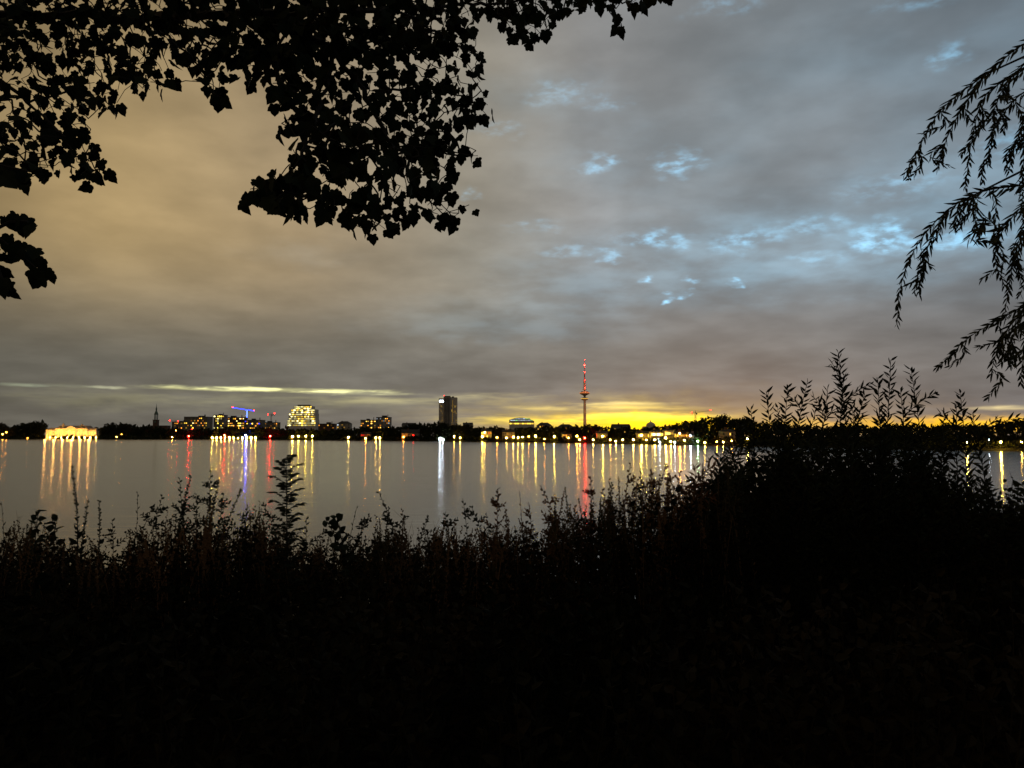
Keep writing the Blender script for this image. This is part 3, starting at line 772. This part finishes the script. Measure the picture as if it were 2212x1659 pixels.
for i in range(900):
    a = U(0,6.28); r_ = U(.3,3.0)
    p = Vector((-5.6+math.cos(a)*r_*.9, 4.6+math.sin(a)*r_*.8, U(7.2,10.5)))
    maple_leaf(lf, p, dirr(.6), Vector((random.gauss(0,1), -1, random.gauss(0,1))), U(.1,.14))
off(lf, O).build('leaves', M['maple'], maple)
sp_nodes = [[(-260,380),(-120,430),(-20,500),(40,545),(90,590)],[(-20,500),(20,480),(60,478)],[(-60,470),(-10,560),(10,620)],[(-200,300),(-60,340),(10,360),(60,370)]]
bt = MB(); bl = MB()
for q_ in sp_nodes:
    pp = [P(x, y, 3.0) for x, y in q_]; bt.tube(pp, [.008-.0012*i for i in range(len(pp))], 5)
for (x, y) in [(8,480),(35,474),(62,482),(75,500),(48,500),(20,520),(30,535),(45,545),(60,540),(78,548),(85,570),(98,592),(110,598),(88,600),(5,560),(12,590),(8,615),(25,620),(0,600),(15,630),(50,550),(70,560),(40,380),(60,385),(15,375),(5,390),(-20,500),(-30,540),(-25,600)]:
    maple_leaf(bl, P(x, y-12, 3.0+U(-.1,.1)), dirr(.6), Vector((U(-.7,.7),-1,U(-.5,.5))), U(.05,.085))
n0b = P(-260,380,3.0); bt.tube([Vector((-5.15,3.62,4.4)), Vector((-4.0,3.3,5.2)), n0b], [.05,.025,.009], 6)
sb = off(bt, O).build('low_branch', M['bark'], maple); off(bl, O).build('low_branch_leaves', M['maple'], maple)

# ------------------------------------------------------------ willow at right
wil = empty('willow_tree', (6.3,5.2,gz(6.3,5.2)), 'willow with thin drooping leafy strands hanging in at the right edge', 'tree')
O = tuple(wil.location)
strands = [
 [(2330,40),(2212,95),(2130,160),(2040,230),(1995,300),(1958,385)],
 [(2130,160),(2075,240),(2045,300),(2030,350)],[(2330,60),(2212,150),(2130,205),(2100,300),(2085,410)],
 [(2330,150),(2212,200),(2165,250),(2140,300),(2135,352)],[(2340,180),(2230,250),(2190,320),(2180,370)],[(2330,130),(2250,180),(2215,260),(2212,340),(2208,385)],
 [(2330,70),(2225,130),(2175,180),(2150,230),(2148,270)],
 [(2330,390),(2212,400),(2110,418),(2030,470),(1975,540),(1945,620),(1938,700)],
 [(2050,455),(2010,520),(1992,580),(1985,635)],[(2110,418),(2075,450),(2060,490)],
 [(2340,400),(2230,430),(2165,500),(2150,560),(2172,620)],[(2340,430),(2240,470),(2200,540),(2205,610)],[(2340,400),(2250,420),(2215,480),(2190,560),(2170,680)],
 [(2160,500),(2130,470),(2120,500)],
 [(2330,600),(2225,655),(2140,700),(2085,735),(2052,772)],[(2225,655),(2170,720),(2150,770),(2140,812)],[(2330,640),(2240,700),(2212,760),(2205,830)],
 [(2330,620),(2212,700),(2160,735),(2110,750)],[(2330,560),(2240,640),(2195,700),(2180,790)]]
tw = MB(); lf = MB()
def catmull(pp, n=7):
    out = []; P_ = [pp[0]]+pp+[pp[-1]]
    for i in range(1, len(P_)-2):
        for k in range(n):
            t = k/n; a, b, c, d = P_[i-1], P_[i], P_[i+1], P_[i+2]
            out.append(.5*((2*b)+(c-a)*t+(2*a-5*b+4*c-d)*t*t+(3*b-a-3*c+d)*t*t*t))
    out.append(pp[-1]); return out
def leafy_path(tw, lf, pp, r0, r1, step, L, Wd, ang=.6, down=.5, start=0):
    tw.tube(pp, [r0+(r1-r0)*i/(len(pp)-1) for i in range(len(pp))], 4)
    acc_ = 0; g = U(0,6.28); tot = sum((pp[i+1]-pp[i]).length for i in range(len(pp)-1)); run = 0
    for i in range(len(pp)-1):
        a, b = pp[i], pp[i+1]; l = (b-a).length
        if l < 1e-6: continue
        d = (b-a)/l; x = acc_
        while x < l:
            if (run+x)/tot >= start:
                g += 2.4; u = d.cross(Vector((0,0,1)) if abs(d.z) < .9 else Vector((1,0,0))).normalized(); v = d.cross(u)
                o = u*math.cos(g)+v*math.sin(g)
                dd = (d*math.cos(ang)+o*math.sin(ang)*U(.7,1.3)+Vector((0,0,-down*U(.3,1)))).normalized()
                k = 1-.45*((run+x)/tot)**2
                lf.leaf(a+d*x, dd, (o.cross(dd)+Vector((U(-1,1),U(-1,1),U(-1,1)))*.8), L*k*U(.7,1.15), Wd*U(.8,1.2), droop=U(0,.25))
            x += step*U(.6,1.4)
        acc_ = x-l; run += l
starts = []
for i, s in enumerate(strands):
    D0 = 4.2+.25*math.sin(i*2.3)
    pp = [P(x, y, D0+.05*k) for k, (x, y) in enumerate(s)]
    pp = catmull(pp); starts.append(pp[0])
    leafy_path(tw, lf, pp, .0045, .0012, .011, .080, .014, .6, .35)
    for q_ in range(3):
        k = random.randrange(len(pp)//4, len(pp)-3); a = pp[k]
        sub = [a, a+Vector((U(-.07,.05),U(-.08,.08),-.06)), a+Vector((U(-.09,.06),U(-.12,.12),-U(.1,.2)))]
        leafy_path(tw, lf, catmull(sub, 3), .002, .001, .012, .07, .013, .55, .35)
for p in starts:
    if p.x > 2.7: tw.tube([p, p+Vector((.5,.1,.25)), Vector((p.x+1.0, p.y+.25, max(p.z+.35, 4.6)))], [.005,.008,.012], 4)
for i in range(26):      # strands of the same tree beyond the frame
    y = U(3.6,6.5); x = y*U(.75,1.1); z = U(6.2,7.4)
    pp = catmull([Vector((x,y,z)), Vector((x+.1,y,z-.5)), Vector((x+.15,y+.05,z-1.2)), Vector((x+.12,y,z-U(1.6,2.6)))], 4)
    leafy_path(tw, lf, pp, .004, .001, .03, .085, .014)
off(tw, O).build('twigs', M['bark'], wil); off(lf, O).build('leaves', M['willow'], wil)
tr = MB(); tr.tube([Vector((6.3,5.2,.9)), Vector((6.2,5.1,3)), Vector((5.9,5.2,5)), Vector((5.2,5.1,6.6)), Vector((4.4,4.9,7.4))], [.4,.33,.24,.13,.04], 12)
for z_, ze in ((4.0,4.75),(4.6,5.4),(5.2,6.3)): tr.tube([Vector((6.05,5.15,z_)), Vector((5.0,4.8,ze+.25)), Vector((4.0,4.5,ze+.1))], [.1,.05,.012], 7)
tr.tube([Vector((6.0,5.2,4.6)), Vector((7.2,5.8,6.4)), Vector((8.0,6,7.6))], [.15,.1,.03], 7)
off(tr, O).build('trunk', M['bark'], wil)

# ------------------------------------------------------------ shrubs and weeds
def bez(a, b, bend, n=8):
    m_ = (a+b)/2+bend; return [a*(1-t)**2+m_*2*t*(1-t)+b*t*t for t in [i/n for i in range(n+1)]]
def make_plant(px, top, D, style, label, group=None, mat='weedg', name='weed_stalk', lean=None, cat='plant'):
    tip = P(px, top, D)
    bx_ = tip.x+(U(-.3,.3) if lean is None else lean)
    if style == 'pinnate': bx_ = tip.x+.02
    by_ = D+U(-.1,.1)
    base = Vector((bx_, by_, gz(bx_, by_)-.03))
    t = empty(name, base, label, cat, group)
    st = MB(); lf = MB(); h = (tip-base).length
    pp = bez(base, tip, Vector((U(-.12,.12),U(-.06,.06),.02))*(.3 if style == 'pinnate' else 1), 9)
    if style == 'leafy':
        leafy_path(st, lf, pp, .006, .0015, .011, .10, .015, .75, .3, .25)
        for q_ in range(4):
            a = pp[random.randrange(3,9)]; e = a+Vector((U(-.2,.2),U(-.12,.12),U(.03,.16))); leafy_path(st, lf, bez(a, e, Vector((0,0,.03)), 4), .003, .001, .012, .08, .0125, .7, .35)
    elif style == 'spike':
        leafy_path(st, lf, pp, .005, .0015, .008, .028, .014, .9, -.1, .6); leafy_path(st, lf, pp[:7], .005, .004, .03, .09, .025, .9, .2, .2)
    elif style == 'thin':
        leafy_path(st, lf, pp, .003, .001, .03, .04, .008, .5, 0, .3)
    elif style == 'branchy':
        leafy_path(st, lf, pp, .004, .0012, .014, .040, .013, .85, .15, .3)
        for q_ in range(20):
            k = random.randrange(3, 9); a = pp[k]; s = (10-k)/6*U(.5,1.3)
            e = a+Vector((U(-.2,.2)*s, U(-.14,.14)*s, U(.05,.18)*s))
            leafy_path(st, lf, bez(a, e, Vector((U(-.03,.03),0,U(-.03,.03))), 4), .002, .0008, .009, .034, .013, .85, .15, .1)
    elif style == 'broad':
        leafy_path(st, lf, pp, .006, .002, .03, .085, .05, 1.0, .35, .35)
        leafy_path(st, lf, pp[6:], .003, .002, .022, .065, .04, 1.0, .35)
        a = pp[6]; leafy_path(st, lf, bez(a, a+Vector((U(-.15,.15),0,.07)), Vector((0,0,.02)), 4), .003, .001, .03, .06, .035, 1.0, .3)
    elif style == 'pinnate':
        st.tube(pp, [.008-.0007*i for i in range(10)], 5)
        for i in range(46):
            f = .30+.70*i/45; k = min(int(f*9), 8); a = pp[k].lerp(pp[k+1], f*9-k); g = i*2.4
            o = Vector((math.cos(g), math.sin(g)*.9, 0)); Lr = .085*(1-.35*f**3)*U(.8,1.15)
            e = a+o*Lr+Vector((0,0,.035+.02*f)); rp_ = bez(a, e, Vector((0,0,.025)), 6)
            st.tube(rp_, [.0018]*7, 3)
            for k2 in range(1, 7):
                dd = (rp_[k2]-rp_[k2-1]).normalized(); sd = dd.cross(Vector((0,0,1))).normalized()
                for sg in (-1, 1): lf.leaf(rp_[k2], (sd*sg+dd*.5+Vector((0,0,U(-.3,.1)))).normalized(), Vector((U(-.5,.5),-.6,.8)), .038*U(.8,1.1), .017)
            lf.leaf(e, (e-rp_[-2]).normalized(), Vector((0,-.5,1)), .04, .016)
    elif style == 'arch':
        tipb = tip+Vector((.10,0,-.10)); pp = bez(base, tipb, Vector((-.05,0,h*.30)), 12)
        leafy_path(st, lf, pp, .004, .001, .012, .04, .014, .8, .4, .4)
    off(st, base).build('stem', M['bark' if mat != 'weed_lamplit' else 'weed_lamplit'], t)
    off(lf, base).build('leaves', M[mat], t)
    return t
L_ = 'left of the ash sapling'; R_ = 'between the ash sapling and the red tower reflection'; RR = 'right of the red tower reflection below the shrubs'
WE = [(155,1006,4.6,'spike','tall thin seed spike standing alone at the far left of the bank',None),
 (84,1098,4.3,'broad','broad leaved nettle clump left of the lone tall seed spike',None),
 (112,1118,4.4,'broad','broad leaved nettle touching the lone tall seed spike',None),
 (3,1085,4.2,'thin','thin stem cut by the left picture edge',None),
 (190,1078,4.9,'spike','left one of two short seed spikes beside the tall spike',None),(214,1080,5.0,'spike','right one of two short seed spikes beside the tall spike',None),
 (242,1122,4.6,'branchy','low branching weed in the gap left of the ash sapling',None),(297,1065,5.0,'thin','bare thin stem against grey water '+L_,None),
 (330,1092,4.6,'branchy',None,1),(350,1072,4.7,'branchy',None,1),(388,1034,4.6,'branchy',None,1),(412,1028,4.8,'spike',None,1),(425,1066,4.6,'branchy',None,1),(456,1012,4.8,'branchy',None,1),(472,1040,4.7,'spike',None,1),(483,1064,4.7,'branchy',None,1),
 (522,1056,4.6,'spike',None,1),(535,1092,4.8,'branchy',None,1),(568,1086,4.7,'branchy',None,1),
 (618,1006,4.3,'pinnate','young ash sapling with feathery leaflets rising before the yellow reflections',None),
 (662,1118,4.6,'branchy',None,2),(704,1122,4.4,'broad','left broad leaved weed just right of the ash sapling',None),(726,1110,4.5,'broad','right broad leaved weed just right of the ash sapling',None),
 (772,1092,4.9,'thin',None,2),(798,1112,4.7,'branchy',None,2),(818,1062,4.7,'branchy',None,2),(840,1096,4.7,'spike',None,2),(890,1078,4.6,'arch','arching feathery weed nodding right above the water in mid bank',None),
 (925,1116,4.8,'thin',None,2),(962,1106,4.7,'branchy',None,2),(1000,1078,4.6,'branchy',None,2),(1018,1094,4.8,'branchy',None,2),(1076,1054,4.6,'branchy',None,2),(1092,1100,4.7,'spike',None,2),
 (1122,1060,4.8,'thin',None,2),(1142,1084,4.6,'branchy',None,2),(1167,1048,4.7,'branchy',None,2),(1186,1092,4.6,'branchy',None,2),(1218,1062,4.8,'spike',None,2),(1240,1090,4.6,'branchy',None,2),
 (1276,1028,4.7,'branchy',None,3),(1300,1056,4.6,'branchy',None,3),(1322,1044,4.8,'spike',None,3),(1362,1000,4.6,'branchy','bushy weed reddened by lamplight reaching highest below the boat club reflections',None),(1385,1016,4.6,'branchy',None,3),(1408,1010,4.7,'branchy',None,3),
 (1440,1004,4.8,'branchy',None,3),(1468,1020,4.6,'branchy',None,3),(1502,1004,4.7,'leafy',None,3),(1530,988,4.8,'leafy',None,3),(1556,980,4.7,'leafy',None,3),(1588,956,4.9,'leafy',None,3)]
grp = {1:('wispy branching weed stalk against the water '+L_,'wispy weeds '+L_),2:('wispy weed stalk '+R_,'wispy weeds '+R_),3:('leafy weed stalk '+RR,'leafy weeds '+RR)}
for (px, top, D, st, lab, g) in WE:
    if g: lab, gr = grp[g]
    else: gr = None
    nm = {'broad':'nettle','pinnate':'ash_sapling'}.get(st, 'weed_stalk')
    make_plant(px, top, D, st, lab, gr, mat='weed_lamplit' if (px > 1060 and rnd() < .7) else 'weedg', name=nm)  # painted lamplight tint goes on most weeds of the right half
for (px, top, D, lab) in [(1622,884,4.9,'leafy shrub shoot leftmost of the tall shoots above the shrub'),(1655,845,4.7,'arching leafy shoot second from the left above the shrub'),(1702,836,4.8,'leafy shoot left of the short forked one above the shrub'),
        (1744,824,4.7,'leafy shoot just left of the tallest one above the shrub'),(1811,762,4.5,'tallest leafy shoot rising from the middle of the shrub'),(1788,840,4.6,'short leafy shoot hugging the tallest shoot on its left'),(1868,850,4.7,'short leafy shoot right of the tallest shoot'),
        (1896,815,4.6,'slanting leafy shoot left of the second tallest shoot'),(1924,777,4.6,'second tallest leafy shoot on the right part of the shrub'),(1968,797,4.7,'leafy shoot at the right end of the dense shrub'),(1945,840,4.6,'short leafy shoot between the two right tall shoots'),
        (2040,888,4.7,'low leafy shoot left of the lone nodding shoot'),(2074,850,4.6,'lone nodding leafy shoot between shrub and willow'),(2100,892,4.7,'small drooping shoot right of the lone nodding shoot'),(1600,920,4.9,'low leafy shoot at the left shoulder of the shrub'),(1680,880,4.9,'low leafy shoot between the second and third shoots'),(1840,870,4.8,'low leafy shoot in the dip right of the tallest shoot'),
        (1823,810,4.6,'leafy shoot crossing the tallest shoot on its right'),(1765,876,4.8,'low leafy shoot in the dip left of the tallest shoot'),(2066,872,4.7,'short upright shoot just left of the lone nodding shoot')]:
    make_plant(px, top, D, 'leafy', lab, 'tall leafy shoots above the shrub', mat='weedg', name='shrub_shoot', lean=U(-.35,.2) if px < 2000 else U(-.12,.05))

def mass(toppts, x0, x1, d0, d1, n, nl, L, Wd, hmin=.7, jit=28, leanx=.25):
    st = MB(); lf = MB()
    for i in range(n):
        px = U(x0, x1); D = U(d0, d1)
        top = interp(px, toppts)+abs(random.gauss(0,1))*jit-10*math.sin(px*.09)
        tip = P(px, top, D); bx_ = tip.x+U(-leanx,leanx); g = gz(bx_, D)
        hmax = max(tip.z-g, .15)
        hh_ = hmax*U(hmin, 1)
        tip = Vector((tip.x, D, g+hh_)); base = Vector((bx_, D+U(-.1,.1), g-.03))
        pp = bez(base, tip, Vector((U(-.12,.12),U(-.1,.1),0)), 5)
        leafy_path(st, lf, pp, .004, .001, hh_/nl, L*U(.6,1.2), Wd*U(.6,1.3), .9, .3, .08)
    return st, lf
bankTop = [(-400,1165),(0,1152),(60,1138),(120,1145),(180,1185),(240,1195),(300,1158),(380,1120),(440,1138),(500,1135),(560,1110),(600,1150),(640,1172),(700,1160),(760,1168),(850,1128),(900,1150),(960,1130),(1050,1160),(1100,1120),(1150,1135),(1200,1108),(1270,1085),(1350,1055),(1420,1045),(1500,1030),(1600,985),(1700,980),(2000,990),(2100,1030),(2212,1040),(2600,1040)]
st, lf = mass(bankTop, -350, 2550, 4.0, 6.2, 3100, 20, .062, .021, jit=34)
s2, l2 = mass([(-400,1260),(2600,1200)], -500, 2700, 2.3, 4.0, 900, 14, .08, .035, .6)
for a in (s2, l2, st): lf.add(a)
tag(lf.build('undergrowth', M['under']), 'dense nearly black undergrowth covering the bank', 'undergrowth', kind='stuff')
gr_ = MB()
for i in range(1400):
    px = U(-200, 1620); D = U(4.2, 5.6)
    if i % 2: px += 30*math.sin(px*.05)
    top = interp(px, bankTop)+40-abs(random.gauss(0,1))*26-24*max(0, math.sin(px*.021+1)*math.sin(px*.053))
    tip = P(px, top, D); b_ = Vector((tip.x+U(-.2,.2), D, gz(tip.x, D)-.02))
    pp = bez(b_, tip, Vector((U(-.1,.1),0,U(0,.1))), 6)
    if i % 3 == 0: leafy_path(gr_, gr_, pp, .002, .0006, .014, .03, .010, .8, 0, .45)
    elif i % 3 == 1:
        gr_.tube(pp, [.0014]*7, 3, False); leafy_path(gr_, gr_, pp[4:], .0014, .0008, .006, .018, .009, .7, 0)
    else:
        gr_.tube([*pp[:-1], tip+Vector((U(-.07,.07),0,-U(0,.05)))], [.0035,.0035,.003,.0025,.002,.0013,.0005], 3, False)
tag(gr_.build('tall_grass', M['tuft']), 'ragged grass and seed heads tinted lamplight brown fringing the top of the bank', 'grass', kind='stuff')
for (x0, x1, tp, n, lab, d0, d1) in [(1460,1730,[(1460,1070),(1540,1005),(1600,960),(1650,935),(1730,925)],520,'dark leafy shrub forming the left shoulder below the tall shoots',4.8,6.0),
        (1690,2010,[(1690,930),(1740,912),(1770,922),(1800,902),(1835,920),(1870,908),(1900,898),(1930,910),(1960,905),(2010,935)],760,'dense dark shrub under the two tallest shoots',4.6,6.0),
        (1980,2320,[(1980,930),(2015,955),(2060,985),(2100,1005),(2150,1025),(2212,1020),(2320,1020)],430,'low dark shrub at the right edge under the willow',4.6,6.0)]:
    st, lf = mass(tp, x0, x1, d0, d1, n, 24, .09, .024, hmin=.6, jit=26, leanx=.3)
    c = P((x0+x1)/2, HOR, 5.3); b = Vector((c.x, 5.3, gz(c.x, 5.3)))
    t = empty('bank_shrub', b, lab, 'shrub')
    off(st, b).build('stems', M['bark'], t); off(lf, b).build('leaves', M['weedg'], t)
